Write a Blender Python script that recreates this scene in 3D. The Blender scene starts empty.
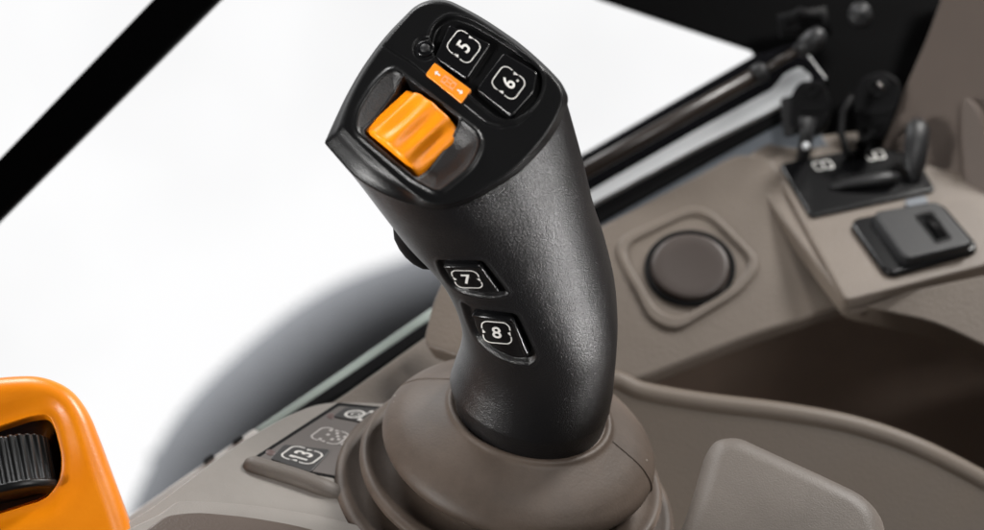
import bpy, bmesh, math, random
import numpy as np
from mathutils import Vector, Matrix
from mathutils.bvhtree import BVHTree
random.seed(4)
PI = math.pi
S = bpy.context.scene
COL = S.collection
# ------------------------------------------------------------------ measures
FOC = 85.0; SEN = 36.0; D0 = 0.60                      # metres
U = D0*SEN/FOC/984.0                                    # one unit = 0.258 mm
upc = Vector((0.185, 0.818, 0.545)).normalized()        # world up in camera axes
ex = Vector((0.975, -0.22, 0)).normalized()
ey = upc.cross(ex).normalized(); ex = ey.cross(upc).normalized()
R3 = Matrix((ex, ey, upc))                              # camera -> world rotation
def cam_pt(x, y, z):
    d = D0 - z*U; k = SEN/FOC/984.0*d
    return Vector(((x-492)*k, -(y-265)*k, -d))
ORG = R3 @ cam_pt(530, 412, 0)
OFF = Vector((0, 0, 0.0)) - ORG + Vector((0, 0, 0.08))
def Q(x, y, z): return R3 @ cam_pt(x, y, z) + OFF
CAM = OFF.copy()
def D(v): return (R3 @ Vector(v)).normalized()
def proj(p):
    c = R3.transposed() @ (Vector(p) - OFF); k = SEN/FOC/984.0*(-c.z)
    return c.x/k+492, -c.y/k+265
class Plane:
    def __init__(s, x, y, z, n): s.p = Q(x, y, z); s.n = D(n)
    def at(s, x, y, off=0):
        r = Q(x, y, 0) - CAM; p = s.p + s.n*off*U
        return CAM + r*((p-CAM).dot(s.n)/r.dot(s.n))
class Flat(Plane):
    def __init__(s, p, n): s.p = p; s.n = n
# ------------------------------------------------------------------ materials
def mat(name, col, rough=0.5, bump=0, bscale=1500, spec=0.5, coat=0, mottle=0, dust=0, metal=0, tint=None, bdist=0.0002, dthr=0.026):
    m = bpy.data.materials.new(name); m.use_nodes = True
    nt = m.node_tree; b = nt.nodes['Principled BSDF']
    b.inputs['Base Color'].default_value = (*col, 1); b.inputs['Roughness'].default_value = rough
    b.inputs['Metallic'].default_value = metal
    b.inputs['Specular IOR Level'].default_value = spec; b.inputs['Coat Weight'].default_value = coat
    b.inputs['Coat Roughness'].default_value = 0.15
    tc = nt.nodes.new('ShaderNodeTexCoord')
    last = None
    if mottle:
        n = nt.nodes.new('ShaderNodeTexNoise'); n.inputs['Scale'].default_value = 45; n.inputs['Detail'].default_value = 6
        n.inputs['Roughness'].default_value = 0.7
        nt.links.new(tc.outputs['Object'], n.inputs['Vector'])
        r = nt.nodes.new('ShaderNodeValToRGB'); r.color_ramp.elements[0].position = 0.3; r.color_ramp.elements[1].position = 0.7
        c2 = tint or col
        r.color_ramp.elements[0].color = tuple(c*(1-mottle) for c in col)+(1,)
        r.color_ramp.elements[1].color = tuple(min(1, c*(1+mottle)) for c in c2)+(1,)
        nt.links.new(n.outputs['Fac'], r.inputs['Fac']); last = r.outputs['Color']
        rr = nt.nodes.new('ShaderNodeMapRange'); rr.inputs['To Min'].default_value = rough*0.85; rr.inputs['To Max'].default_value = min(1, rough*1.15)
        nt.links.new(n.outputs['Fac'], rr.inputs['Value']); nt.links.new(rr.outputs['Result'], b.inputs['Roughness'])
    if dust:
        v = nt.nodes.new('ShaderNodeTexVoronoi'); v.inputs['Scale'].default_value = dust
        nt.links.new(tc.outputs['Object'], v.inputs['Vector'])
        lt = nt.nodes.new('ShaderNodeMath'); lt.operation = 'LESS_THAN'; lt.inputs[1].default_value = dthr
        nt.links.new(v.outputs['Distance'], lt.inputs[0])
        sp = nt.nodes.new('ShaderNodeSeparateColor'); nt.links.new(v.outputs['Color'], sp.inputs[0])
        gt = nt.nodes.new('ShaderNodeMath'); gt.operation = 'GREATER_THAN'; gt.inputs[1].default_value = 0.72
        nt.links.new(sp.outputs[0], gt.inputs[0])
        mu = nt.nodes.new('ShaderNodeMath'); mu.operation = 'MULTIPLY'
        nt.links.new(lt.outputs[0], mu.inputs[0]); nt.links.new(gt.outputs[0], mu.inputs[1])
        mx = nt.nodes.new('ShaderNodeMix'); mx.data_type = 'RGBA'
        mx.inputs['A'].default_value = (*col, 1); mx.inputs['B'].default_value = (0.5, 0.46, 0.42, 1)
        if last: nt.links.new(last, mx.inputs['A'])
        nt.links.new(mu.outputs[0], mx.inputs['Factor']); last = mx.outputs['Result']
    if last: nt.links.new(last, b.inputs['Base Color'])
    if bump:
        n = nt.nodes.new('ShaderNodeTexNoise'); n.inputs['Scale'].default_value = bscale; n.inputs['Detail'].default_value = 2
        nt.links.new(tc.outputs['Object'], n.inputs['Vector'])
        bp = nt.nodes.new('ShaderNodeBump'); bp.inputs['Strength'].default_value = bump; bp.inputs['Distance'].default_value = bdist
        nt.links.new(n.outputs['Fac'], bp.inputs['Height']); nt.links.new(bp.outputs['Normal'], b.inputs['Normal'])
    return m
M = {}
M['grip'] = mat('grained black plastic', (0.007, 0.0065, 0.007), 0.34, 1.0, 2900, 0.5, bdist=0.00014, dust=120, dthr=0.02)
M['head'] = mat('satin black plastic', (0.005, 0.005, 0.0053), 0.34, 0.5, 2600, 0.2, bdist=0.00008, dust=80)
M['dish'] = mat('textured black thumb dish', (0.014, 0.0135, 0.014), 0.5, 1.0, 2600, 0.5, bdist=0.00014)
M['button'] = mat('smooth black plastic', (0.004, 0.004, 0.0045), 0.26, 0.1, 1500, 0.34)
M['gloss'] = mat('glossy black', (0.004, 0.004, 0.005), 0.18)
M['mark'] = mat('white print and edge glare', (0.72, 0.70, 0.67), 0.5)  # printed symbols; also whitens the sill strip as painted edge glare
M['pale_mark'] = mat('faded print', (0.50, 0.47, 0.45), 0.6)
M['orange'] = mat('orange plastic', (1.0, 0.27, 0.003), 0.34, 0.12, 1600, 0.45, mottle=0.10)
M['roller'] = mat('orange roller plastic', (1.0, 0.285, 0.003), 0.42, 0.3, 1800, 0.4, mottle=0.08)
M['tag'] = mat('orange tag', (0.88, 0.27, 0.012), 0.35)
M['tagpink'] = mat('worn tag print', (0.92, 0.45, 0.28), 0.5)
M['boot'] = mat('brown rubber', (0.098, 0.073, 0.057), 0.55, 0.5, 1300, 0.4, mottle=0.25, dust=210, dthr=0.055, bdist=0.00012)
M['taupe'] = mat('taupe grained plastic', (0.150, 0.122, 0.099), 0.50, 0.9, 1100, 0.45, mottle=0.05, bdist=0.00018)
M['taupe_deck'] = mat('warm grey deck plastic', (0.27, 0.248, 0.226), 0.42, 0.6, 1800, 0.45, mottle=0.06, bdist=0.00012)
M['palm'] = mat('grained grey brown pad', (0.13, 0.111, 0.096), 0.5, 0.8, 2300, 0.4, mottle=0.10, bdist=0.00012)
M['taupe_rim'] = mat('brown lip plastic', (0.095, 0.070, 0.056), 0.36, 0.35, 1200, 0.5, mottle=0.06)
M['taupe_dark'] = mat('brown console plastic', (0.125, 0.097, 0.074), 0.55, 0.3, 1200, 0.4, mottle=0.06)
M['bin'] = mat('dark brown liner', (0.19, 0.138, 0.106), 0.7, 0.2, 900, 0.3, mottle=0.08)
M['trim'] = mat('brown pillar trim', (0.088, 0.068, 0.057), 0.6, 0.3, 900, 0.3, mottle=0.05)
M['cap'] = mat('brown round cap', (0.062, 0.048, 0.042), 0.45, 0.3, 1200, 0.4)
M['black'] = mat('matt black paint', (0.0015, 0.0015, 0.0017), 0.45, 0.15, 300, 0.05)
M['rubber'] = mat('black rubber', (0.003, 0.003, 0.0034), 0.6, 0.2, 800, 0.12)
M['strut'] = mat('dark strut tube', (0.022, 0.016, 0.013), 0.34, 0, spec=0.4)
M['chrome'] = mat('rod steel', (0.35, 0.32, 0.31), 0.25, metal=1)
M['rail'] = mat('pale grey rail', (0.55, 0.565, 0.58), 0.35)
M['rail2'] = mat('blue grey rail', (0.13, 0.145, 0.165), 0.35)
M['glassedge'] = mat('pale green glass edge', (0.36, 0.42, 0.39), 0.4)
M['fender'] = mat('grey fender', (0.20, 0.205, 0.215), 0.9, mottle=0.05, spec=0.1)
M['keypanel'] = mat('keypad panel', (0.13, 0.115, 0.108), 0.4, 0.2, 1200)
M['key'] = mat('keypad key', (0.035, 0.033, 0.033), 0.4, 0.2, 1200)
M['led'] = mat('unlit indicator', (0.11, 0.07, 0.066), 0.4)
M['usb'] = mat('grey rubber cover', (0.018, 0.018, 0.019), 0.45, 0.3, 900, 0.3)
# ------------------------------------------------------------------ object helpers
def thing(name, label, cat, loc, group=None):
    o = bpy.data.objects.new(name, None); o.empty_display_size = 0.01; COL.objects.link(o)
    o.location = loc; o['label'] = label; o['category'] = cat
    if group: o['group'] = group
    return o
def wloc(o):
    v = Vector(o.location); 
    if o.parent: v = v + wloc(o.parent)
    return v
def mk(name, verts, faces, m, parent=None, smooth=True, bevel=0, seg=4, label=None, closed_normals=True):
    verts = [Vector(v) for v in verts]
    c = sum(verts, Vector())/len(verts)
    me = bpy.data.meshes.new(name)
    me.from_pydata([v-c for v in verts], [], faces)
    if closed_normals:
        bm = bmesh.new(); bm.from_mesh(me); bmesh.ops.recalc_face_normals(bm, faces=bm.faces); bm.to_mesh(me); bm.free()
    me.materials.append(m)
    if smooth: me.shade_smooth()
    o = bpy.data.objects.new(name, me); COL.objects.link(o)
    o.location = c
    if parent: o.parent = parent; o.location = c - wloc(parent)
    if bevel:
        b = o.modifiers.new('bevel', 'BEVEL'); b.width = bevel*U; b.segments = seg; b.limit_method = 'ANGLE'
        b.angle_limit = math.radians(40); b.harden_normals = True; b.use_clamp_overlap = True
    if label: o['label'] = label
    return o
def join(parts):
    V, F = [], []
    for v, f in parts:
        n = len(V); V += list(v); F += [tuple(i+n for i in q) for q in f]
    return V, F
def spline(pts, n=6, closed=True):
    P = [np.array(p, float) for p in pts]; N = len(P); out = []
    rng = range(N) if closed else range(N-1)
    for i in rng:
        if closed: p0, p1, p2, p3 = P[i-1], P[i], P[(i+1) % N], P[(i+2) % N]
        else: p0, p1, p2, p3 = P[max(i-1, 0)], P[i], P[i+1], P[min(i+2, N-1)]
        for k in range(n):
            t = k/n
            out.append(0.5*((2*p1)+(-p0+p2)*t+(2*p0-5*p1+4*p2-p3)*t*t+(-p0+3*p1-3*p2+p3)*t**3))
    if not closed: out.append(P[-1])
    return [tuple(p) for p in out]
def round_poly(pts, r, n=5):
    out = []; N = len(pts)
    for i in range(N):
        a, b, c = (np.array(pts[j % N], float) for j in (i-1, i, i+1))
        rr = r[i] if isinstance(r, (list, tuple)) else r
        la, lc = np.linalg.norm(a-b), np.linalg.norm(c-b)
        rr = min(rr, la*0.48, lc*0.48)
        p, q = b+(a-b)/la*rr, b+(c-b)/lc*rr
        for k in range(n+1):
            t = k/n; out.append(tuple((1-t)**2*p+2*t*(1-t)*b+t*t*q))
    return out
def slab_geo(pl, pts, top=0, thick=20):
    n = len(pts)
    V = [pl.at(x, y, top) for x, y in pts]
    V += [v - pl.n*thick*U for v in V]
    F = [tuple(range(n)), tuple(range(2*n-1, n-1, -1))] + [(i, (i+1) % n, n+(i+1) % n, n+i) for i in range(n)]
    return V, F
def slab(name, pl, pts, m, parent=None, top=0, thick=20, bevel=2, seg=4, label=None):
    return mk(name, *slab_geo(pl, pts, top, thick), m, parent, True, bevel, seg, label)
def frame_of(t):
    t = t.normalized(); a = Vector((0, 0, 1)) if abs(t.z) < 0.9 else Vector((1, 0, 0))
    s = t.cross(a).normalized(); return s, t.cross(s)
def tube_geo(path, rad, n=16, flat=1.0, up=None):
    N = len(path); V = []; F = []
    for i, p in enumerate(path):
        t = (path[min(i+1, N-1)]-path[max(i-1, 0)]).normalized()
        if up is not None: s = t.cross(up).normalized(); w = s.cross(t)
        else: s, w = frame_of(t)
        r = rad[i] if isinstance(rad, (list, tuple)) else rad
        for k in range(n):
            a = 2*PI*k/n; V.append(p + s*math.cos(a)*r*U + w*math.sin(a)*r*U*flat)
    for i in range(N-1):
        for k in range(n):
            F.append((i*n+k, i*n+(k+1) % n, (i+1)*n+(k+1) % n, (i+1)*n+k))
    F += [tuple(range(n-1, -1, -1)), tuple(range((N-1)*n, N*n))]
    return V, F
def lathe_geo(c, axis, prof, n=48):
    """prof: (radius, height) in units, open at both ends unless radius 0"""
    axis = axis.normalized(); s, w = frame_of(axis); V = []; F = []
    for r, h in prof:
        for k in range(n):
            a = 2*PI*k/n; V.append(c + axis*h*U + (s*math.cos(a)+w*math.sin(a))*max(r, 0.01)*U)
    for i in range(len(prof)-1):
        for k in range(n): F.append((i*n+k, i*n+(k+1) % n, (i+1)*n+(k+1) % n, (i+1)*n+k))
    F += [tuple(range(n-1, -1, -1)), tuple(range((len(prof)-1)*n, len(prof)*n))]
    return V, F
def sdist(X, Y, poly):
    """signed distance, positive inside"""
    P = np.array(poly, float); X = np.asarray(X, float); Y = np.asarray(Y, float)
    d = np.full(X.shape, 1e9); ins = np.zeros(X.shape, bool)
    for i in range(len(P)):
        a, b = P[i], P[(i+1) % len(P)]; e = b-a
        t = np.clip(((X-a[0])*e[0]+(Y-a[1])*e[1])/(e@e+1e-12), 0, 1)
        d = np.minimum(d, np.hypot(X-a[0]-t*e[0], Y-a[1]-t*e[1]))
        c = ((a[1] > Y) != (b[1] > Y)) & (X < (b[0]-a[0])*(Y-a[1])/(b[1]-a[1]+1e-12)+a[0]); ins ^= c
    return np.where(ins, d, -d)
def pldist(X, Y, pts):
    d = np.full(np.shape(X), 1e9)
    for a, b in zip(pts[:-1], pts[1:]):
        a, b = np.array(a, float), np.array(b, float); e = b-a
        t = np.clip(((X-a[0])*e[0]+(Y-a[1])*e[1])/(e@e+1e-12), 0, 1)
        d = np.minimum(d, np.hypot(X-a[0]-t*e[0], Y-a[1]-t*e[1]))
    return d
def ss(a, b, x):
    t = np.clip((x-a)/(b-a), 0, 1); return t*t*(3-2*t)
# ------------------------------------------------------------------ lettering
_g = {}
def glyph(txt, off=0.018):
    if txt in _g: return _g[txt]
    cu = bpy.data.curves.new('t', 'FONT'); cu.body = txt; cu.size = 1; cu.offset = off; cu.resolution_u = 4
    o = bpy.data.objects.new('t', cu); COL.objects.link(o)
    me = o.to_mesh(); V = [(v.co.x, v.co.y) for v in me.vertices]; F = [tuple(p.vertices) for p in me.polygons]
    o.to_mesh_clear(); bpy.data.objects.remove(o); bpy.data.curves.remove(cu)
    xs = [v[0] for v in V]; ys = [v[1] for v in V]; cx, cy = (min(xs)+max(xs))/2, (min(ys)+max(ys))/2; h = max(ys)-min(ys)
    V = [((x-cx)/h, (y-cy)/h) for x, y in V]
    _g[txt] = (V, F); return V, F
def ring_icon(gap=0.30, w=0.10, tri=True, cr=0.5):
    path = []
    for cx, cy, a0 in ((1-cr, 1-cr, 0), (-1+cr, 1-cr, 90), (-1+cr, -1+cr, 180), (1-cr, -1+cr, 270)):
        for k in range(9):
            a = math.radians(a0+90*k/8); path.append((cx+cr*math.cos(a), cy+cr*math.sin(a)))
    dense = []
    for i in range(len(path)):
        a, b = path[i], path[(i+1) % len(path)]; m = max(1, int(math.hypot(b[0]-a[0], b[1]-a[1])/0.06))
        dense += [(a[0]+(b[0]-a[0])*k/m, a[1]+(b[1]-a[1])*k/m) for k in range(m)]
    V, F = [], []; N = len(dense)
    for i in range(N):
        a, b = np.array(dense[i]), np.array(dense[(i+1) % N])
        mid = (a+b)/2
        if tri and abs(mid[0]) > 0.9 and abs(mid[1]) < gap: continue
        t = (b-a)/np.linalg.norm(b-a); nn = np.array((t[1], -t[0]))*w/2
        k = len(V); V += [tuple(a+nn-t*.01), tuple(b+nn+t*.01), tuple(b-nn+t*.01), tuple(a-nn-t*.01)]; F.append((k, k+1, k+2, k+3))
    if tri:
        for s in (-1, 1):
            k = len(V); V += [(s*1.0, -0.26*s), (s*0.78, 0.06*s), (s*1.0, 0.16*s)]; F.append((k, k+1, k+2))
    return V, F
def decal(geos, surf, c, r, up):
    """geos: 2-D geometry; surf(x,y)->point; c centre, r / up vectors in picture units"""
    V, F = join([([(*v,) for v in g[0]], g[1]) for g in geos])
    W = [surf(c[0]+a*r[0]+b*up[0], c[1]+a*r[1]+b*up[1]) for a, b in V]
    return W, F
def scaled(g, sx, sy, ox=0, oy=0): return ([(x*sx+ox, y*sy+oy) for x, y in g[0]], g[1])
# ================================================================== JOYSTICK
joy = thing('joystick', 'black multifunction joystick with orange thumb roller rising from the brown rubber boot', 'joystick', Q(530, 412, 0))
NH = Vector((-0.10, 0.46, 0.88)).normalized()
HZ = 215
hc = Q(446, 119, HZ); nhw = D(NH)
P2 = Flat(hc, nhw); PF = Flat(hc + nhw*17*U, nhw)
faceout = round_poly([(430, 1), (447, 2), (480, 19), (520, 46), (546, 70), (559, 84), (564, 98), (557, 117), (543, 139), (516, 169), (477, 193), (455, 202),
                      (440, 205), (424, 202), (405, 187), (380, 165), (360, 146), (341, 127), (348, 103), (361, 76), (385, 40), (415, 7)],
                     [8, 8, 20, 20, 12, 7, 6, 14, 20, 20, 16, 10, 9, 10, 12, 12, 12, 3, 12, 20, 20, 9])
rim2 = round_poly([(432, -1), (449, 0), (482, 17), (523, 45), (549, 69), (562, 83), (569, 98), (562, 120), (547, 143), (519, 173), (479, 197), (457, 206),
                   (440, 209), (422, 207), (402, 202), (380, 193), (354, 177), (324.5, 143), (333, 124), (345, 98), (360, 71), (384, 37), (416, 5)],
                  [8, 8, 20, 20, 12, 7, 5, 14, 20, 20, 16, 10, 9, 10, 14, 14, 12, 1.5, 4, 12, 20, 20, 9])
def basis(n, L, R):
    """section axes: n in camera axes; L,R picture points"""
    dx, dy = R[0]-L[0], -(R[1]-L[1]); dz = -(n.x*dx+n.y*dy)/n.z
    e1 = D((dx, dy, dz)); nn = D(n); e2 = e1.cross(nn)*1.0
    if (R3.transposed() @ e2).y > 0: e2 = -e2
    return e1, e2, nn
NA = 360
def radial(pl, poly, c, e1, e2, n=NA):
    pts = [pl.at(x, y) - c for x, y in poly]; ab = [(p.dot(e1), p.dot(e2)) for p in pts]; out = []
    for k in range(n):
        t = 2*PI*k/n; dx, dy = math.cos(t), math.sin(t); best = 0
        for i in range(len(ab)):
            (ax, ay), (bx, by) = ab[i], ab[(i+1) % len(ab)]; exx, eyy = bx-ax, by-ay
            den = dx*eyy - dy*exx
            if abs(den) < 1e-14: continue
            s = (ax*eyy-ay*exx)/den; q = (ax*dy-ay*dx)/den
            if s > 0 and -1e-6 <= q <= 1+1e-6: best = max(best, s)
        out.append(best)
    return np.array(out)
He1, He2, Hn = basis(NH, (325, 143), (567, 95))
cF = hc + nhw*17*U
rF = radial(PF, faceout, cF, He1, He2); r2 = radial(P2, rim2, hc, He1, He2)
TH = np.arange(NA)*2*PI/NA
def ringpts(c, e1, e2, r): return [c + e1*float(r[k]*math.cos(TH[k])) + e2*float(r[k]*math.sin(TH[k])) for k in range(NA)]
# face cap with modelled relief
house = round_poly([(392, 67), (484, 137), (474, 165), (438, 194), (412, 180), (355, 132), (357, 112), (374, 84)], [10, 22, 18, 8, 6, 12, 14, 16])
slot = round_poly([(404, 77), (460, 121), (416, 178), (363, 132)], 4)
slotB = slot
tray = round_poly([(430, 42), (434, 26), (450, 15), (470, 20), (506, 41), (535, 63), (543, 77), (540, 94), (530, 109), (514, 119), (497, 117), (470, 94), (440, 64)],
                  [6, 8, 8, 14, 14, 10, 8, 10, 8, 8, 10, 10, 10])
groove = [(384, 45), (412, 63), (430, 78)]; groove2 = [(464, 105), (485, 122), (500, 127), (517, 124), (532, 113)]
def relief(X, Y, s):
    h = -0.9*np.clip((s-0.97)/0.03, 0, 1)**2
    sh = sdist(X, Y, house)
    h = h + 2.2*np.exp(-(sh/2.6)**2) - 9*ss(1, 24, sh)
    sl = sdist(X, Y, slot); h = h + 1.2*np.exp(-((sl+1.2)/1.2)**2) - 26*ss(-0.6, 1.4, sl)
    st = sdist(X, Y, tray); h = h - 5*ss(-1.6, 1.4, st) + 0.8*np.exp(-((st+2)/1.8)**2)
    for g in (groove, groove2): h = h - 1.2*np.exp(-(pldist(X, Y, g)/1.0)**2)
    rk = np.hypot(X-425, Y-48); h = h - 1.6*np.exp(-((rk-11)/1.3)**2) - 2.2*ss(9.5, 8, rk)
    return h
NS = 300
base = [cF]; svals = [0]
sarr = (np.arange(1, NS+1)/NS)
VV = []; XS = []; YS = []; SV = []
for s in sarr:
    for k in range(NA):
        p = cF + He1*float(s*rF[k]*math.cos(TH[k])) + He2*float(s*rF[k]*math.sin(TH[k]))
        VV.append(p); x, y = proj(p); XS.append(x); YS.append(y); SV.append(s)
hh = relief(np.array(XS), np.array(YS), np.array(SV))
VV = [v + nhw*float(h)*U for v, h in zip(VV, hh)]
V = [cF + nhw*U*float(relief(np.array([446.]), np.array([119.]), np.array([0.]))[0])] + VV
F = [(0, 1+(k+1) % NA, 1+k) for k in range(NA)]
def ringidx(i, k): return 1+i*NA+(k % NA)
for i in range(NS-1):
    for k in range(NA): F.append((ringidx(i, k), ringidx(i, k+1), ringidx(i+1, k+1), ringidx(i+1, k)))
nr = NS
for t, o in ((0.10, -1.9), (0.21, -3.2), (0.30, -4.7), (0.38, -6.4), (0.5, -8.8), (0.72, -12), (0.93, -15), (1.0, -16.5), (0.995, -18), (0.97, -19)):
    r = rF*(1-t)+r2*t
    V += ringpts(cF + nhw*(o)*U, He1, He2, r)
    for k in range(NA): F.append((ringidx(nr-1, k), ringidx(nr-1, k+1), ringidx(nr, k+1), ringidx(nr, k)))
    nr += 1
hp = mk('head_plate', V, F, M['head'], joy)
hp.data.materials.append(M['dish'])
vx = [1.0*v for v in sdist(np.array([446.]+XS), np.array([119.]+YS), house)]
for p in hp.data.polygons:
    if all(i < len(vx) and vx[i] > 2 for i in p.vertices): p.material_index = 1
# grip body
secs = [  # L, R, centre z, t (0 = upright section, 1 = head plane), depth ratio, head-shape weight
 ((458, 400), (602, 433), 0, 0, 1.0, 0), ((454, 388), (606.5, 420), 5, 0, 1.0, 0), ((450.3, 376), (610.5, 407), 10, 0, 1.0, 0), ((454.5, 366), (613, 391), 17, 0, 1.0, 0),
 ((460, 352), (614.5, 372), 28, .03, 1.0, 0), ((463, 335), (616, 345), 43, .07, 1.0, 0), ((457, 310), (616, 310), 62, .12, 1.02, 0),
 ((441, 277), (613, 271), 88, .25, .98, 0), ((419, 246), (605, 238), 112, .42, .92, 0.05), ((395, 221), (594, 205), 138, .62, .86, .2),
 ((371, 196), (583, 160), 170, .82, .8, .5), ((350, 172), (573, 124), 196, .97, .8, .85)]
NU = Vector((0.185, 0.818, 0.545)); SEC = []
rn = r2/((r2[0]+r2[NA//2])/2)
for L, R, z, t, br, w in secs:
    n = (NU*(1-t)+NH*t).normalized(); e1, e2, nn = basis(n, L, R)
    cx, cy = (L[0]+R[0])/2, (L[1]+R[1])/2; c = Q(cx, cy, z)
    pl = Flat(c, nn); a = (pl.at(*R)-pl.at(*L)).length/2
    el = a/np.sqrt(np.cos(TH)**2+(np.sin(TH)/br)**2)
    SEC.append(np.array(ringpts(c, e1, e2, el*(1-w)+rn*a*w)))
SEC.append(np.array(ringpts(hc - nhw*1.5*U, He1, He2, r2-2.2*U)))
def cr(a, b, c, d, t): return 0.5*((2*b)+(-a+c)*t+(2*a-5*b+4*c-d)*t*t+(-a+3*b-3*c+d)*t**3)
rows = []
cnt = [1, 3, 5, 12, 10, 12, 16, 16, 16, 18, 18, 12]
for i in range(len(SEC)-1):
    a, b, c, d = SEC[max(i-1, 0)], SEC[i], SEC[i+1], SEC[min(i+2, len(SEC)-1)]
    for k in range(cnt[i]*2):
        t = k/(cnt[i]*2)
        rows.append(cr(a, b, c, d, t) if i > 2 else b*(1-t)+c*t)
rows.append(SEC[-1])
G = np.array(rows); NRW = len(G)
gf = [(i*NA+k, i*NA+(k+1) % NA, (i+1)*NA+(k+1) % NA, (i+1)*NA+k) for i in range(NRW-1) for k in range(NA)]
gf += [tuple(range(NA-1, -1, -1)), tuple(range((NRW-1)*NA, NRW*NA))]
flat = G.reshape(-1, 3)
bvh = BVHTree.FromPolygons([Vector(v) for v in flat], gf)
cen = G.mean(axis=1, keepdims=True)
def stem(x, y, off=0):
    d = (Q(x, y, 0)-CAM).normalized(); h, n, i, dist = bvh.ray_cast(CAM, d)
    if h is None: return Q(x, y, 80)
    if n.dot(d) > 0: n = -n
    return h + n*off*U
rec7 = round_poly([(437, 260), (483, 260.5), (509, 294), (493, 297.5), (470, 295), (452, 288), (441, 272)], [3, 5, 4, 6, 10, 10, 8])
rec8 = round_poly([(462, 302), (474, 308.5), (517, 314), (537, 357), (531, 364), (514, 363), (493, 354), (475, 338), (468, 322)], [3, 4, 5, 5, 4, 8, 12, 10, 8])
dvec = G-cen
# local outward normals
Tu = np.roll(G, -1, axis=1)-np.roll(G, 1, axis=1); Tv = np.gradient(G, axis=0)
Nn = np.cross(Tu, Tv); Nn /= (np.linalg.norm(Nn, axis=2, keepdims=True)+1e-12)
sg = np.sign((Nn*dvec).sum(axis=2, keepdims=True)); Nn = Nn*sg
cvec = np.array(CAM)
Rt = np.array(R3.transposed()); pc = (flat-np.array(OFF)) @ Rt.T; kk = SEN/FOC/984.0*(-pc[:, 2])
PX = (pc[:, 0]/kk+492).reshape(NRW, NA); PY = (-pc[:, 1]/kk+265).reshape(NRW, NA)
front = ((Nn*(cvec-G)).sum(axis=2) > 0)
disp = np.zeros((NRW, NA))
for rc in (rec7, rec8):
    sd = sdist(PX, PY, rc); disp += np.where(front, -5.5*ss(-0.5, 2.2, sd)+0.7*np.exp(-((sd+1.5)/1.6)**2), 0)
G2 = (G + Nn*disp[..., None]*U).reshape(-1, 3)
mk('grip', G2.tolist(), gf, M['grip'], joy)
def fill_geo(poly, surf, hfun, n=26, na=160):
    P = np.array(poly); c = P.mean(axis=0); N = len(P)
    per = np.r_[0, np.cumsum(np.hypot(*(np.roll(P, -1, 0)-P).T))]; tt = np.linspace(0, per[-1], na, endpoint=False)
    PC = np.vstack([P, P[:1]]); bx = np.interp(tt, per, PC[:, 0]); by = np.interp(tt, per, PC[:, 1])
    X = [c[0]]; Y = [c[1]]
    for i in range(1, n+1):
        s = i/n; X += list(c[0]+(bx-c[0])*s); Y += list(c[1]+(by-c[1])*s)
    h = hfun(sdist(np.array(X), np.array(Y), poly), np.array(X), np.array(Y))
    V = [surf(x, y, float(hh)) for x, y, hh in zip(X, Y, h)]
    F = [(0, 1+k, 1+(k+1) % na) for k in range(na)]
    for i in range(n-1):
        F += [(1+i*na+k, 1+(i+1)*na+k, 1+(i+1)*na+(k+1) % na, 1+i*na+(k+1) % na) for k in range(na)]
    return V, F
cap7 = round_poly([(441.5, 262.5), (481.5, 263), (503, 293.5), (490, 294.5), (471, 292.5), (455, 286), (445, 273)], [2, 4, 3, 5, 8, 8, 6])
cap8 = round_poly([(471, 311), (514.5, 316.5), (532, 355), (526, 360), (514, 359.5), (495, 351.5), (479, 337), (473, 324)], [3, 4, 4, 4, 8, 10, 8, 8])
for cp, rc, nm, txt, ic, rv, uv, hl in ((cap7, rec7, 'button', '7', (467.3, 278), (12.9, 0.3), (-3.9, -8.6), [[(446, 263.5), (480, 264)], [(482.5, 266), (499, 288)]]),
                                (cap8, rec8, 'button', '8', (497.2, 331.5), (13.7, 1.2), (-1.9, -10.6), [[(474, 313), (511, 318)], [(515.5, 320), (527, 351)]])):
    def hf(sd, X, Y): return -6.5 + 7.5*ss(-0.1, 2.6, sd) + 2.6*np.exp(-((np.minimum(pldist(X, Y, hl[0]), pldist(X, Y, hl[1]))-1)/2.0)**2)*ss(0, 2.5, sd)
    b = mk('button', *fill_geo(cp, stem, hf), M['button'], joy, closed_normals=False, label='black button marked %s on the side of the grip' % txt)
    mk('printed_symbol', *decal([ring_icon(w=0.09), scaled(glyph(txt), 1.02, 1.08)], lambda x, y: stem(x, y, 1.6), ic, rv, uv), M['mark'], b, False, closed_normals=False)
# trigger paddle behind the grip
ta = (Q(436, 270, 100)-Q(398, 220, 125)).normalized()
mk('trigger', *lathe_geo(Q(418, 243, 108), ta, [(0, -31), (6, -30), (11, -26), (16, -17), (18, -6), (18, 4), (16, 14), (12, 23), (6, 29), (0, 31)], 32), M['rubber'], joy)
# face parts
fs = lambda off: (lambda x, y: PF.at(x, y, off))
def face_button(poly, txt, ic, rv, uv):
    pts = round_poly(poly, 4)
    b = slab('button', PF, pts, M['button'], joy, top=1.5, thick=7, bevel=3.4, seg=6, label='black button marked %s on the head of the joystick' % txt)
    mk('printed_symbol', *decal([ring_icon(w=0.085), scaled(glyph(txt[0]), 1.0, 1.02)] + ([scaled(([(0.1, 0.1), (0.1, -0.1), (-0.1, -0.1), (-0.1, 0.1)], [(0, 1, 2, 3)]), .9, .75, .58, -.42)] if txt == '6' else []),
       fs(1.75), ic, rv, uv), M['mark'], b, False, closed_normals=False)
face_button([(449, 23.5), (491.5, 43.5), (467, 79.5), (434.5, 57)], '5', (463.7, 46.3), (7.4, -9.8), (-11.5, -8.9))
face_button([(503.5, 51.5), (538, 72), (534.5, 92), (512, 117), (475.5, 88.5)], '6', (508.5, 82.6), (7.3, -9.9), (-11.5, -8.9))
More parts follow.
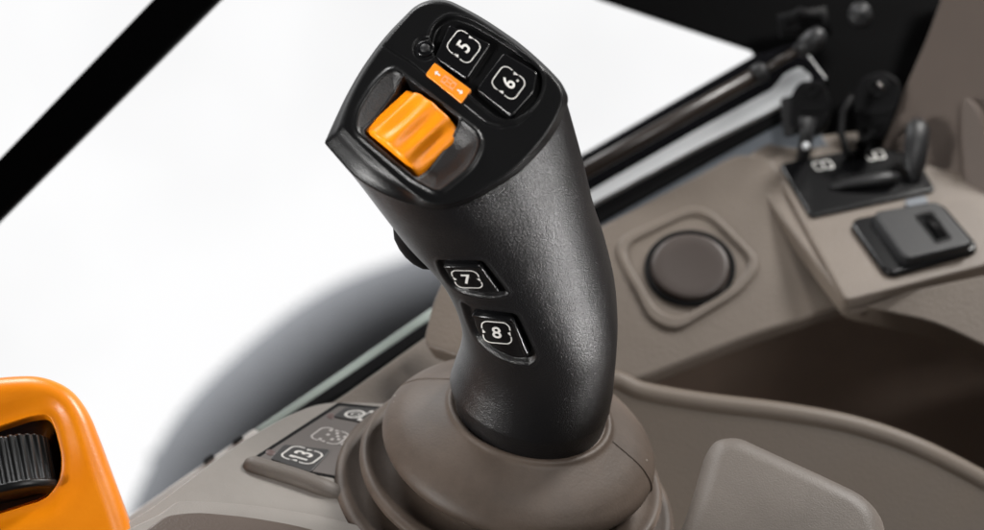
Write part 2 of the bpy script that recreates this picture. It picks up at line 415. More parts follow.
tg = slab('tag', PF, round_poly([(434.5, 62), (471.5, 89.5), (461.5, 103), (425.5, 74)], 2), M['tag'], joy, top=1.4, thick=4, bevel=1.0, label='orange rectangular tag with white arrows')
uu = np.array((37, 27.3))/46*1.0; vv = np.array((-9.3, 12.4))/15.5
arrow = ([(-1, 0), (-.35, .62), (-.35, .22), (.55, .22), (.55, -.22), (-.35, -.22), (-.35, -.62)], [(0, 1, 2), (0, 2, 3, 4, 5), (0, 5, 6)])
ctr = np.array((448.7, 82.4))
mk('arrow_symbol', *decal([scaled(arrow, 4.4, 4.4, -13.5, -.5), scaled(arrow, -4.4, 4.4, 13.5, .5)], fs(1.7), ctr, uu, vv), M['mark'], tg, False, closed_normals=False)
figv = [scaled(ring_icon(tri=False, w=.28), 2.3, 2.6, -5.0, 0), scaled(ring_icon(tri=False, w=.28), 2.3, 2.6, 5.0, 0), scaled(([(-1, .12), (1, .12), (1, -.12), (-1, -.12)], [(0, 1, 2, 3)]), 2.6, 3.0, 0, 0),
        scaled(([(-1, .1), (1, .1), (1, -.1), (-1, -.1)], [(0, 1, 2, 3)]), 8, 3.0, 0, 3.6), scaled(([(-1, .1), (1, .1), (1, -.1), (-1, -.1)], [(0, 1, 2, 3)]), 8, 3.0, 0, -3.6)]
mk('outline_symbol', *decal(figv, fs(1.7), ctr, uu, vv), M['tagpink'], tg, False, closed_normals=False)
kc = PF.at(425, 48)
kn = mk('indicator_knob', *lathe_geo(kc, nhw, [(8.6, -5), (8.6, -1.2), (8.0, .1), (6.3, .4), (5.8, -.3), (5.0, .1), (3, .9), (0, 1.1)], 48), M['button'], joy, label='small round black knob')
mk('lens', *lathe_geo(kc, nhw, [(4.4, -1), (4.4, 0.5), (3.6, 1.3), (0, 1.6)], 32), M['usb'], kn)
# roller
u3 = (PF.at(455, 121)-PF.at(405, 81)).normalized(); v3 = nhw.cross(u3).normalized()
rc_ = (PF.at(411, 127.5)); half = (PF.at(405, 81)-PF.at(369, 131)).length/U/2*0.97
halfu = (PF.at(455, 121)-PF.at(405, 81)).length/U/2
RR = 44.0; dep = 35.5
V = []; F = []; NAr = 240; prof = []
for j in range(33):
    q = -1+2*j/32; prof.append(q)
for q in prof:
    for k in range(NAr):
        a = 2*PI*k/NAr
        fl = math.cos(14*(a-PI/2)); r = RR + 0.8*fl
        r -= 2.4*max(0,1-(q/0.82)**2)*(0.5-0.5*fl)
        e = max(0, (abs(q)-0.93)/0.07); r -= 2.2*(1-math.sqrt(max(0, 1-e*e)))
        V.append(rc_ - nhw*dep*U + (u3*math.cos(a)+nhw*math.sin(a))*r*U + v3*q*half*U)
n = NAr
for i in range(32):
    for k in range(n): F.append((i*n+k, i*n+(k+1) % n, (i+1)*n+(k+1) % n, (i+1)*n+k))
F += [tuple(range(n-1, -1, -1)), tuple(range(32*n, 33*n))]
mk('thumb_roller', V, F, M['roller'], joy, label='orange fluted thumb roller')
# ================================================================== RUBBER BOOT
bc = Q(530, 412, 0); Zw = Vector((0, 0, 1))
bprof = [(74, 3), (76.5, 2), (79.5, 3.2), (83, 2.5), (86, -1), (92, -4), (102, -8.5), (114, -14), (124, -20), (131, -26), (136.5, -32), (139.5, -38), (139.5, -43), (136, -48), (128, -51.5),
         (112, -54), (107, -60), (108, -66), (116, -71), (130, -72.5), (141, -71.5), (148, -69.6), (152.5, -69.6), (156, -72.3), (156.3, -75), (155, -78), (147, -81.5), (131, -84.5),
         (124, -90), (126, -95), (136, -98.5), (150, -99.5), (161, -98.6), (168, -97.6), (173, -99), (176, -102.6), (174, -107), (168, -110), (166, -114), (166, -122)]
bp = spline(bprof, 4, closed=False)
V = []; F = []; n = 220
zmax = 120
for r, h in bp:
    f = min(1, -min(h, 0)/93)
    off = ex*0
    cshift = R3 @ Vector((-6*f, -4*f, 0))
    for k in range(n):
        a = 2*PI*k/n
        V.append(bc + Zw*h*U + Vector((math.cos(a), -math.sin(a), 0))*r*U*(1+0.004*math.sin(3*a+h*.05)) + cshift*U)
for i in range(len(bp)-1):
    for k in range(n): F.append((i*n+k, i*n+(k+1) % n, (i+1)*n+(k+1) % n, (i+1)*n+k))
boot = mk('rubber_boot', V, F, M['boot'], None)
boot['label'] = 'dusty brown rubber boot in stacked folds around the foot of the joystick'; boot['category'] = 'rubber boot'
for ang in (-10, -199):
    pth = []
    for i in range(17, 60, 1):
        r, h = bp[i]; f = min(1, -min(h, 0)/93); a = math.radians(-ang)
        cs = R3 @ Vector((-6*f, -4*f, 0))
        rr = r + 0.2
        pth.append(bc + Zw*(h+.15)*U + Vector((math.cos(a), -math.sin(a), 0))*rr*U + cs*U)
    mk('moulding_seam', *tube_geo(pth, 0.8, 8), M['boot'], boot)
# ================================================================== ARMREST CONSOLE (near left)
deckp = Flat(Q(530, 412, 0) - Zw*108*U, Zw)
arm = thing('armrest_console', 'warm grey armrest console with keypad at the left foot of the rubber boot', 'console', deckp.at(330, 480))
deck = round_poly([(60, 640), (96, 541), (150, 508), (236, 444), (287, 415), (318, 403), (345, 401.5), (400, 404), (480, 408), (640, 440), (700, 640)], [5, 5, 8, 30, 30, 20, 20, 10, 10, 10, 10], 6)
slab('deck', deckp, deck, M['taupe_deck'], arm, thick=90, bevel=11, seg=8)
kp = [(251.5, 459), (338, 403.5), (420, 411), (420, 492), (313, 473)]
pan = slab('keypad_surround', deckp, round_poly([(250, 459.5), (338, 402.3), (425, 411), (400, 490), (313.5, 474)], 2), M['rubber'], arm, top=0.8, thick=4, bevel=.6, seg=2)
slab('keypad', deckp, round_poly([(256, 459.3), (339, 405.8), (424, 412), (398, 487), (313, 471.8)], 2), M['keypanel'], arm, top=1.6, thick=4, bevel=.8, seg=2)
for poly, sy, c, r, up, txt in (([(270, 459), (284, 444), (331, 449.5), (311, 472.5)], 1, (302, 455.2), (7.6, -5.6), (-15.3, -4.4), '13'),
                                 ([(332, 416.5), (346, 406.5), (392, 409), (376, 425)], 1, (357, 414.5), (7, -4.5), (-14, -2.6), 'bulb')):
    k_ = slab('key', deckp, round_poly(poly, 4), M['key'], arm, top=2.8, thick=3, bevel=1.0, seg=3, label=('dark keypad key marked 13' if txt == '13' else 'dark keypad key with a lamp symbol'))
    if txt == '13': gs = [ring_icon(w=.12), scaled(glyph('13'), 1.05, 1.15), ([(-.62, .56), (-.40, .56), (-.40, .30), (-.62, .18)], [(0, 1, 2, 3)])]; mm = M['mark']
    else: gs = [scaled(ring_icon(w=.34, tri=False, cr=.95), .85, 1), scaled(ring_icon(w=.4, tri=False), .3, .45, 0, -.1), scaled(ring_icon(w=.45, tri=False, cr=.2), 1.1, .32, 0.1, -1.45)]; mm = M['mark']
    if txt == 'bulb': gs = [scaled(g, .8, .55, 0, .15) for g in gs]
    mk('printed_symbol', *decal(gs, lambda x, y: deckp.at(x, y, 3.1), c, r, up), mm, k_, False, closed_normals=False)
dash = []
for x_, y_ in ((.1, .2), (-.35, -.35), (.25, -.45), (.6, -.2), (-.1, -.7), (.45, -.85), (-.75, .3), (.75, .35)): dash.append(scaled(([(-1, 1), (1, 1), (1, -1), (-1, -1)], [(0, 1, 2, 3)]), .14, .10, x_, y_))
for i in range(7): dash.append(scaled(([(-1, 1), (1, 1), (1, -1), (-1, -1)], [(0, 1, 2, 3)]), .10, .12, -.6+.25*i, -1.25))
mk('worn_symbol', *decal([ring_icon(w=.13)]+dash, lambda x, y: deckp.at(x, y, 2.0), (330, 436), (7.6, -5.6), (-13.5, -4), ), M['pale_mark'], arm, False, closed_normals=False)
for x, y in ((270.5, 453), (331, 416.5)):
    mk('indicator_light', *lathe_geo(deckp.at(x, y, 1.4), Zw, [(5, 0), (5, .3), (4, .6), (0, .7)], 20), M['led'], arm)
# raised ridge and front lip
pth = [deckp.at(x, y, z) for x, y, z in spline([(246, 463, 0), (258, 466.5, 2), (294, 477, 3), (326, 489, 2), (345, 499, -8)], 6, closed=False)]
mk('raised_ridge', *tube_geo(pth, [6+5*min(1, i/4) for i in range(len(pth))], 24, flat=.75, up=Zw), M['palm'], arm)
lipp = Flat(deckp.at(200, 510, 4), (Zw*0.9+D((0.0, -0.2, 1))*0.35).normalized())
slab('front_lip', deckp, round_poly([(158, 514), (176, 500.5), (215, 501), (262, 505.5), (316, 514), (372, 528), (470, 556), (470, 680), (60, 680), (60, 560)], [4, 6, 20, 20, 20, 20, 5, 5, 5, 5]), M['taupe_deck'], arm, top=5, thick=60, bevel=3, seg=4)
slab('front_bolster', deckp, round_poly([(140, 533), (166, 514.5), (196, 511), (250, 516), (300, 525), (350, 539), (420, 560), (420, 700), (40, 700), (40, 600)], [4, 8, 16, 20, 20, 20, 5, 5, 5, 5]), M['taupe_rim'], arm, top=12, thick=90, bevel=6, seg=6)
# ================================================================== PALM REST (right front)
pr = Plane(790, 490, 60, (-0.05, 0.62, 0.78))
palm = thing('palm_rest', 'smooth grey palm rest standing to the right of the boot', 'palm rest', pr.at(790, 560))
ppoly = round_poly([(664, 566), (690, 497), (704, 447), (714, 431), (738, 427.5), (803, 459), (865, 488), (884, 508), (892, 545), (902, 640), (640, 640)], [5, 20, 14, 12, 16, 30, 16, 16, 20, 5, 5], 7)
def pf(sd, X, Y): return -24*(1-np.sqrt(np.clip(1-np.clip((24-sd)/24, 0, 1)**2, 0, 1))) + 7*np.exp(-((X-790)/95.0)**2-((Y-515)/65.0)**2)
V1, F1 = fill_geo(ppoly, lambda x, y, h: pr.at(x, y)+pr.n*h*U, pf, n=90, na=300)
nb = len(V1); last = V1[-300:]
V1 += [v - pr.n*60*U for v in last]; F1 += [(nb-300+k, nb+k, nb+(k+1) % 300, nb-300+(k+1) % 300) for k in range(300)]
mk('pad', V1, F1, M['palm'], palm, closed_normals=True)
# ================================================================== SIDE CONSOLE (behind, right)
side = thing('side_console', 'brown moulded side console with round cap and deep storage tray below the window', 'console', Q(760, 400, -300))
PA = Plane(690, 267, -432, (-0.05, 0.55, 0.83))
PB = Plane(860, 230, -420, (0.02, 0.78, 0.62))
PD = Plane(800, 470, -210, (0.05, 0.30, 0.95))
slab('cap_panel', PA, round_poly([(560, 248), (590, 231), (640, 205), (700, 173), (738, 152), (772, 158), (850, 303), (750, 336), (640, 379), (560, 400), (410, 420), (424, 322)], [5, 5, 5, 5, 12, 5, 8, 20, 16, 8, 8, 5]), M['taupe'], side, thick=26, bevel=10, seg=6)
slab('switch_pad', PB, round_poly([(768, 158), (800, 148), (1210, 98), (1260, 210), (984, 265), (846, 300)], [8, 5, 5, 8, 8, 6]), M['taupe'], side, top=0, thick=16, bevel=4, seg=5)
slab('pad_step', PB, round_poly([(738, 160), (770, 140), (1210, 90), (1290, 212), (984, 270), (846, 302)], [14, 5, 5, 8, 8, 6]), M['taupe'], side, top=-7, thick=26, bevel=7, seg=5)
slab('pad_skirt', Plane(846, 300, -348, (-0.06, 0.5, 0.86)), spline([(846, 300), (900, 292), (1020, 268), (1300, 215), (1300, 470), (1040, 372), (984, 345), (935, 323), (890, 312)], 5), M['taupe'], side, thick=40, bevel=16, seg=8)
slab('storage_bin', Plane(820, 390, -640, (0.0, 0.25, 0.97)), [(540, 250), (1500, 230), (1500, 660), (540, 560)], M['bin'], side, thick=20, bevel=2)
slab('bin_floor', Plane(820, 520, -500, (0.15, 0.9, 0.35)), [(540, 420), (1500, 420), (1500, 700), (540, 600)], M['bin'], side, thick=20, bevel=2)
front = spline([(560, 372), (610, 373), (640, 385), (700, 396), (780, 406), (850, 419), (915, 441), (984, 476), (1060, 520), (1140, 562), (1300, 640)], 6, closed=False)
slab('front_wall', PD, front+[(1300, 800), (560, 700)], M['taupe_dark'], side, thick=30, bevel=12, seg=8)
slab('rear_ledge', Plane(440, 370, -230, (0.1, 0.75, 0.66)), round_poly([(150, 515), (262, 446), (345, 393), (432, 331), (520, 275), (590, 300), (596, 400), (420, 470), (200, 560)], 5), M['taupe'], side, thick=50, bevel=5)
slab('corner_moulding', Plane(450, 300, -200, (-0.3, 0.5, 0.8)), round_poly([(422, 345), (431, 305), (447, 268), (480, 240), (540, 300), (500, 370)], [10, 14, 16, 10, 5, 5]), M['taupe'], side, thick=30, bevel=9, seg=6)
mk('rolled_rim', *tube_geo([PD.at(x, y+11, -14) for x, y in front], 16.5, 28), M['taupe_dark'], side)
# round cap in its raised square surround
sq = [(608, 236), (640, 213), (706, 200), (734, 212), (763, 262), (750, 284), (686, 329), (660, 325), (640, 306), (612, 262)]
sqo = round_poly([(609, 240), (702, 198), (765, 262), (742, 292), (676, 332), (650, 322)], [22, 26, 18, 14, 20, 14], 6)
sqi = round_poly([(621, 247), (701, 208), (752, 261), (734, 284), (679, 318), (656, 308)], [20, 24, 16, 14, 18, 14], 6)
def ring_slab(pl, po, pi_, top, thick):
    n = len(po); V = [pl.at(x, y, top) for x, y in po]+[pl.at(x, y, top) for x, y in pi_]; V += [v-pl.n*thick*U for v in V]; F = []
    for i in range(n):
        j = (i+1) % n
        F += [(i, j, n+j, n+i), (2*n+i, 3*n+i, 3*n+j, 2*n+j), (i, 2*n+i, 2*n+j, j), (n+i, n+j, 3*n+j, 3*n+i)]
    return V, F
sur = mk('cap_surround', *ring_slab(PA, sqo, sqi, 4.5, 12), M['taupe'], side, True, 5.5, 6)
cc = PA.at(690, 268, 2); rcap = (PA.at(733, 267)-PA.at(647, 267)).length/U/2
mk('cap_ring', *lathe_geo(cc, PA.n, [(rcap+3, -6), (rcap+3, 1.5), (rcap+1, 2.5), (rcap-2, 2.2), (rcap-3, -3), (0, -3)], 64), M['rubber'], side)
mk('round_cap', *lathe_geo(cc, PA.n, [(rcap-4, -3), (rcap-4.3, 3), (rcap-6, 5.5), (rcap-10, 6.3), (rcap-20, 5.5), (0, 5)], 64), M['cap'], side, label='dark brown round cap in a raised frame')
# ---- switch plate with its hinged caps
plate = thing('switch_plate', 'black switch plate with two white symbols beside the window pillar', 'switch panel', PB.at(860, 215))
slab('plate', PB, round_poly([(779, 163), (907, 138), (936, 189), (811, 216)], 5), M['button'], plate, top=5, thick=8, bevel=3)
for x, y in ((823, 165), (875, 155)):
    slab('printed_symbol', PB, round_poly([(x-12, y-3), (x+8, y-7), (x+13, y+3), (x-8, y+6)], 4), M['gloss'], plate, top=6, thick=2, bevel=.5)
    mk('pictogram', *decal([scaled(ring_icon(tri=False, w=.35), .45, .8, -.5), scaled(ring_icon(tri=False, w=.35), .45, .8, .5)], lambda a, b: PB.at(a, b, 6.4), (x, y), (9, -1.5), (-3, -4.5)), M['mark'], plate, False, closed_normals=False)
mk('rocker_lever', *tube_geo([PB.at(x, y, z) for x, y, z in ((830, 187, 6), (845, 184, 10), (868, 180, 14), (888, 177, 16), (898, 176, 12))], [3, 6, 8, 9, 5], 16, flat=.7, up=Zw), M['usb'], plate)
tl = mk('toggle_knob', *tube_geo([PB.at(x, y, z) for x, y, z in ((914, 178, 4), (915, 168, 16), (916, 148, 34), (918, 128, 46), (918, 121, 48))], [13, 13, 15, 15, 8], 20, flat=.7), M['usb'], plate, label='stubby dark toggle at the right end of the plate')
def dust_cap(label, pts, px, base, zoff, thick):
    t = thing('connector', label, 'connector', PB.at(*base, 0), group=None)
    P = Plane(px[0], px[1], zoff, (-0.25, 0.15, 0.95))
    slab('housing', P, round_poly(pts, 7), M['rubber'], t, thick=thick, bevel=4)
    return t, P
t1, P1 = dust_cap('square black plug housing standing over the left of the switch plate', [(791, 92), (800, 80), (822, 80), (830, 96), (827, 122), (815, 134), (790, 128)], (810, 100), (808, 165), -530, 30)
mk('collar', *lathe_geo(P1.at(813, 90, -1), P1.n, [(9, 0), (9, 4), (5, 4), (4, -1), (0, -1)], 28), M['rubber'], t1)
mk('stalk', *tube_geo([Q(808, 118, -490), Q(806, 140, -490), PB.at(803, 158, 0)], [11, 9, 9], 20), M['usb'], t1)
mk('bead', *lathe_geo(Q(806, 146, -470), D((-.1, .2, 1)), [(5, 0), (4.5, 3), (2.5, 5), (0, 5.6)], 20), M['rail'], t1)
t2, P2_ = dust_cap('tall rounded black plug housing in the middle of the switch plate', [(852, 94), (862, 76), (884, 70), (900, 80), (901, 98), (893, 118), (884, 140), (858, 140)], (875, 100), (872, 165), -540, 34)
mk('collar', *lathe_geo(P2_.at(878, 88, -1), P2_.n, [(13, 0), (13, 3), (9, 4), (8, -1), (0, -1)], 28), M['rubber'], t2)
mk('stalk', *tube_geo([Q(870, 130, -510), Q(866, 145, -510), PB.at(862, 149, 0)], [16, 12, 8], 20), M['rubber'], t2)
mk('clip', *tube_geo([Q(878, 82, -522), Q(881, 86, -520), Q(884, 90, -522)], 1.6, 10), M['chrome'], t2)
slab('side_tab', P1, round_poly([(780, 98), (796, 94), (798, 132), (783, 136)], 3), M['usb'], t1, top=-8, thick=14, bevel=3)
slab('latch', P1, round_poly([(800, 106), (828, 104), (824, 110), (801, 112)], 2), M['rubber'], t1, top=3, thick=4, bevel=1.5)
mk('cable', *tube_geo([Q(852, 96, -520), Q(843, 112, -515), Q(841, 132, -505), Q(846, 150, -492), PB.at(850, 160, 0)], 4.5, 14), M['rubber'], t2)
slab('latch', P2_, round_poly([(858, 108), (896, 106), (890, 114), (861, 116)], 3), M['rubber'], t2, top=3, thick=5, bevel=2)
# ---- usb cover
usb = thing('socket_cover', 'grey rubber socket cover with a slot at the lower right of the switch plate', 'socket', PB.at(912, 240))
slab('bezel', PB, round_poly([(848, 219), (941, 200), (982, 248), (888, 275)], 12), M['button'], usb, top=8, thick=10, bevel=4.5, seg=6)
slab('lid', PB, round_poly([(872, 211), (938, 200), (974, 243), (905, 259)], 8), M['usb'], usb, top=19, thick=15, bevel=4, seg=6)
mk('slot_frame', *ring_slab(PB, round_poly([(914, 215), (932, 210), (953, 238), (936, 243)], 3), round_poly([(918, 217), (931, 213.5), (948, 236.5), (936.5, 240)], 2), 20.0, 3), M['rubber'], usb, True, .4, 2)
sl = slab('slot', PB, round_poly([(917, 217), (931, 213), (949, 237), (936, 241)], 2), M['black'], usb, top=19.3, thick=3, bevel=0)
slab('lid_tab', PB, round_poly([(905, 199), (925, 195), (929, 202), (908, 206)], 2), M['rail2'], usb, top=8, thick=8, bevel=1.5)
# ================================================================== WINDOW FRAME AND STRUT
wf = thing('window_frame', 'black and pale grey window rails running diagonally above the side console', 'window frame', Q(680, 180, -560))
PW = Plane(690, 150, -560, (-0.1, 0.35, 0.93))
slab('upper_rail', PW, [(500, 198), (590, 148), (752, 55), (800, 40), (830, 80), (800, 92), (594, 192), (500, 246)], M['gloss'], wf, thick=30, bevel=5)
slab('pale_rail', PW, round_poly([(500, 240), (594, 189), (700, 128), (774, 88), (784, 74), (800, 66), (812, 76), (806, 92), (780, 106), (700, 146), (594, 203), (500, 254)], [3, 3, 3, 8, 4, 4, 4, 4, 4, 4, 3, 3]), M['rail'], wf, top=5, thick=14, bevel=3)
slab('lower_gasket', PW, [(500, 251), (594, 200), (700, 143), (790, 98), (800, 110), (760, 133), (720, 155), (594, 226), (500, 277)], M['rubber'], wf, top=-6, thick=40, bevel=4)
slab('sill', PW, [(594, 214), (700, 157), (770, 128), (810, 108), (830, 150), (740, 175), (594, 240)], M['rail2'], wf, top=-12, thick=30, bevel=4)
gs_ = thing('gas_strut', 'dark brown gas strut with a steel rod lying along the window frame', 'gas strut', Q(680, 118, -500))
A_ = lambda x, y: Q(x, y, -500)
mk('tube', *tube_geo([A_(500, 218), A_(594, 166), A_(758, 74)], 10, 32), M['strut'], gs_)
mk('collar', *tube_geo([A_(754, 76.2), A_(757, 74.5), A_(763, 71), A_(766, 69.4)], [11, 12.5, 12.5, 9], 28), M['usb'], gs_)
mk('rod', *tube_geo([A_(762, 71.5), A_(806, 46)], 5.5, 24), M['strut'], gs_)
mk('end_joint', *tube_geo([A_(797, 52), A_(806, 46), A_(816, 38), A_(822, 30)], [8, 13, 14, 8], 24), M['usb'], gs_)
kb = mk('pillar_knob', *lathe_geo(Q(860, 14, -520), D((-.2, .1, 1)), [(15, -10), (15, 2), (12, 6), (6, 6), (5, 9), (0, 9.5)], 32), M['usb'], None)
kb['label'] = 'small round black knob on the black pillar at the top'; kb['category'] = 'knob'
kc2 = mk('hinge_bracket', *join([tube_geo([Q(784, 22, -540), Q(800, 14, -535), Q(822, 18, -535)], [7, 9, 8], 16), slab_geo(Plane(805, 24, -560, (0, 0, 1)), [(778, 14), (826, 6), (832, 34), (782, 36)], 0, 20)]), M['rubber'], None)
kc2['label'] = 'dark hinge bracket above the end of the gas strut'; kc2['category'] = 'bracket'
pil = slab('cab_pillar', Plane(800, 60, -640, (0, 0.1, 1)), [(520, -40), (600, -1), (752, 50), (772, 88), (800, 190), (980, 190), (1600, 190), (1600, -160), (520, -160)], M['black'], None, thick=12, bevel=3)
pil['label'] = 'black cab pillar panel filling the upper right behind the strut'; pil['category'] = 'pillar'
tr = thing('pillar_trim', 'plain brown trim panel at the right edge above the switch plate', 'trim panel', Q(960, 150, -520))
slab('panel', Plane(950, 100, -530, (-0.25, 0.15, 0.95)), round_poly([(948, -20), (926, 40), (903, 92), (888, 128), (880, 150), (905, 152), (950, 205), (1020, 290), (1500, 290), (1500, -60)], [5, 10, 20, 20, 5, 5, 5, 5, 5, 5]), M['trim'], tr, thick=40, bevel=8)
slab('fold', Plane(968, 160, -500, (-0.6, 0.1, 0.8)), spline([(962, 100), (978, 112), (988, 150), (1000, 250), (972, 215), (962, 160)], 4), M['trim'], tr, thick=25, bevel=8)
# left pane edge, seal and clips
pe = thing('window_pane_edge', 'pale green glass edge with black seal behind the keypad', 'window edge', Q(340, 380, -330))
PG = Plane(340, 375, -330, (0.0, 0.5, 0.86))
slab('glass_edge', PG, [(254, 429), (340, 371), (432, 307), (432, 318), (345, 378), (262, 433)], M['glassedge'], pe, thick=10, bevel=2)
slab('seal', PG, [(262, 432), (345, 376), (432, 317), (440, 322), (430, 334), (350, 389), (290, 425), (262, 440)], M['rubber'], pe, top=3, thick=20, bevel=3)
slab('sill_glare_strip', PG, [(110, 528), (180, 479), (254, 428), (264, 434), (190, 486), (120, 540)], M['mark'], pe, thick=10, bevel=3)  # sill strip whitened so its colour stands in for deck edge glare
for x, y in ((237, 440), (208, 459)):
    slab('clip', PG, round_poly([(x-6, y+1), (x+4, y-6), (x+7, y-3), (x-3, y+4)], 3), M['usb'], pe, top=4, thick=6, bevel=1)
# ---- diagonal post
po = slab('window_post', Plane(100, 100, -300, (0, 0, 1)), [(-80, 237), (0, 157), (151, 0), (230, -82), (310, -82), (219, 0), (0, 220), (-80, 301)], M['black'], None, thick=22, bevel=6)
po['label'] = 'thick black window post running diagonally across the upper left'; po['category'] = 'window post'
# ---- fender outside
fe = thing('rear_fender', 'blurred grey curved fender outside the window at the left', 'fender', Q(300, 400, -4200))
cl = [(170, 660), (185, 590), (210, 518), (250, 447), (343, 364), (425, 327), (520, 300), (620, 290)]
clp = spline(cl, 6, closed=False)
V, F = tube_geo([Q(x, y, -8000-(x-300)*3) for x, y in clp], 332, 40, flat=1)
mk('fender_shell', V, F, M['fender'], fe)
V, F = lathe_geo(Q(156, 458, -7850), D((-.3, .3, 1)), [(30, -60), (30, 0), (22, 20), (0, 22)], 24)
mk('bolt', V, F, M['fender'], fe)
# ================================================================== ORANGE LEVER (left)
lev = thing('control_lever', 'bright orange control lever with a ribbed black thumb wheel at the lower left', 'lever', Q(20, 560, 60))
PL = Plane(30, 460, 90, (0.05, 0.35, 0.94))
lo = round_poly([(-110, 420), (-60, 382), (0, 371), (40, 370), (70, 383), (88, 408), (104, 452), (122, 500), (140, 560), (150, 640), (-150, 640)], [20, 25, 25, 22, 20, 20, 25, 25, 25, 5, 5], 7)
slo = round_poly([(-40, 440), (-10, 428), (30, 415), (47, 413), (53, 424), (61, 457), (58, 480), (44, 497), (0, 511), (-40, 524)], [5, 10, 10, 8, 6, 14, 10, 8, 10, 5], 5)
def lf(sd, X, Y):
    edge = -22*(1-np.sqrt(np.clip(1-np.clip((22-sd)/22, 0, 1)**2, 0, 1)))
    so = -sdist(X, Y, slo)
    return edge - 7*np.exp(-((so-6)/12.0)**2)*(so > -30) - 0*so - 30*ss(1.0, -1.5, so)
V1, F1 = fill_geo(lo, lambda x, y, h: PL.at(x, y)+PL.n*h*U, lf, n=180, na=420)
nb = len(V1); last = V1[-420:]
V1 += [v - PL.n*70*U for v in last]; F1 += [(nb-420+k, nb+k, nb+(k+1) % 420, nb-420+(k+1) % 420) for k in range(420)]
mk('lever_body', V1, F1, M['orange'], lev, closed_normals=False)
slab('slot_liner', PL, slo, M['gloss'], lev, top=-20, thick=4, bevel=0)
a1 = (PL.at(59, 466)-PL.at(-20, 484)).normalized(); a2 = PL.n.cross(a1).normalized()
wc = PL.at(2, 463) - PL.n*26*U
V = []; F = []; n = 360; rows_ = [(-34, 15), (-33, 19), (-31, 21), (-28, 21), (-26, 20), (-24, 0), (20, 0), (23, -3), (25, -10)]
for h, dr in rows_:
    for k in range(n):
        a = 2*PI*k/n; rib = 3.2*(0.5+0.5*math.tanh(3*math.cos(30*a))) if -25 < h < 24 else 0
        r = 40 + rib + (dr*0.35 if dr > 0 else dr) - 2.5
        V.append(wc + (a1*math.cos(a)*1.15+PL.n*math.sin(a))*r*U + a2*(h)*U)
for i in range(len(rows_)-1):
    for k in range(n): F.append((i*n+k, i*n+(k+1) % n, (i+1)*n+(k+1) % n, (i+1)*n+k))
F += [tuple(range(n-1, -1, -1)), tuple(range((len(rows_)-1)*n, len(rows_)*n))]
mk('thumb_wheel', V, F, mat('ribbed grey black rubber', (0.007, 0.007, 0.007), 0.38, 0.1, 900, 0.3), lev, label='ribbed black thumb wheel')
# ================================================================== SKY BACKDROP, WORLD, LAMPS
skm = bpy.data.materials.new('bright overcast'); skm.use_nodes = True; nt = skm.node_tree
for nd in list(nt.nodes): nt.nodes.remove(nd)
em = nt.nodes.new('ShaderNodeEmission'); ou = nt.nodes.new('ShaderNodeOutputMaterial'); em.inputs['Strength'].default_value = 0.96; em.inputs['Color'].default_value = (0.995, 0.995, 1, 1)
nt.links.new(em.outputs[0], ou.inputs[0])
tcs = nt.nodes.new('ShaderNodeTexCoord'); nz = nt.nodes.new('ShaderNodeTexNoise'); nz.inputs['Scale'].default_value = 0.9; nz.inputs['Detail'].default_value = 5
rs = nt.nodes.new('ShaderNodeMapRange'); rs.inputs['From Min'].default_value = 0.35; rs.inputs['From Max'].default_value = 0.6; rs.inputs['To Min'].default_value = 0.92; rs.inputs['To Max'].default_value = 1.0
nt.links.new(tcs.outputs['Object'], nz.inputs['Vector']); nt.links.new(nz.outputs['Fac'], rs.inputs['Value']); nt.links.new(rs.outputs['Result'], em.inputs['Strength'])
V = []; F = []; nx, ny = 40, 12
for j in range(ny+1):
    for i in range(nx+1):
        a = math.radians(-55+110*i/nx); e = -4+9*j/ny
        V.append(CAM + R3 @ Vector((math.sin(a)*7, e, -math.cos(a)*7)))
for j in range(ny):
    for i in range(nx): F.append((j*(nx+1)+i, j*(nx+1)+i+1, (j+1)*(nx+1)+i+1, (j+1)*(nx+1)+i))
sk = mk('sky', V, F, skm, None, closed_normals=False); sk['kind'] = 'structure'
w = bpy.data.worlds.new('World'); S.world = w; w.use_nodes = True
w.node_tree.nodes['Background'].inputs[0].default_value = (0.95, 0.96, 1, 1); w.node_tree.nodes['Background'].inputs[1].default_value = 0.035
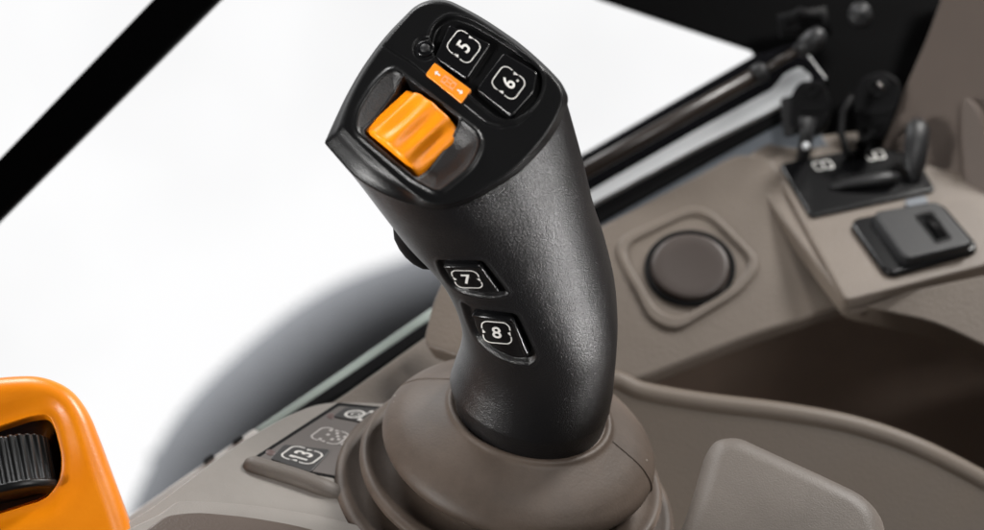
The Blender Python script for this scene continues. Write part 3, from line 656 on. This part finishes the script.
def area(name, pos, target, sx, sy, power, col=(1, 1, 1)):
    l = bpy.data.lights.new(name, 'AREA'); l.shape = 'RECTANGLE'; l.size = sx; l.size_y = sy; l.energy = power; l.color = col
    o = bpy.data.objects.new(name, l); COL.objects.link(o); o.location = pos
    o.rotation_euler = (Vector(target)-Vector(pos)).to_track_quat('-Z', 'Y').to_euler(); return o
TG = Q(530, 280, 60)
def camrel(x, y, z): return TG + R3 @ Vector((x, y, z))
area('key_lamp', camrel(0.38, 0.58, -0.12), TG, 0.13, 0.16, 5.0, (1, 0.98, 0.95))
area('top_lamp', camrel(-0.25, 0.62, -0.25), TG, 0.2, 0.2, 2.8, (1, 1, 1))
area('front_lamp', camrel(0.34, 0.34, 0.48), TG, 0.12, 0.12, 2.0, (1, 0.98, 0.96))
ll_ = area('left_lamp', Q(380, 165, 210) + R3 @ Vector((-0.50, -0.055, 0.33)), Q(380, 165, 210), 0.05, 0.16, 0.13, (1, 0.99, 0.97)); ll_.data.spread = math.radians(24)
sl_ = area('side_lamp', camrel(0.66, -0.34, 0.03), Q(592, 390, 30), 0.06, 0.24, 0.14, (1, 0.98, 0.97)); sl_.data.spread = math.radians(22)
ol_ = area('fender_fill_lamp', camrel(-1.9, 2.4, -2.5), Q(280, 380, -8000), 0.8, 0.8, 10.5, (0.97, 0.98, 1)); ol_.data.spread = math.radians(42)  # added unseen lamp, narrowed to brighten the fender alone
# ================================================================== CAMERA
cd = bpy.data.cameras.new('camera'); cd.lens = FOC; cd.sensor_width = SEN; cd.clip_start = 0.01; cd.clip_end = 50
cd.dof.use_dof = True; cd.dof.focus_distance = D0 - 105*U; cd.dof.aperture_fstop = 11.5; cd.dof.aperture_blades = 0
co = bpy.data.objects.new('camera', cd); COL.objects.link(co)
Mx = R3.to_4x4(); Mx.translation = CAM; co.matrix_world = Mx
S.camera = co
S.render.resolution_x = 1024; S.render.resolution_y = 552
S.view_settings.view_transform = 'Standard'; S.view_settings.look = 'None'; S.view_settings.exposure = 0; S.view_settings.gamma = 1
S.render.engine = 'CYCLES'
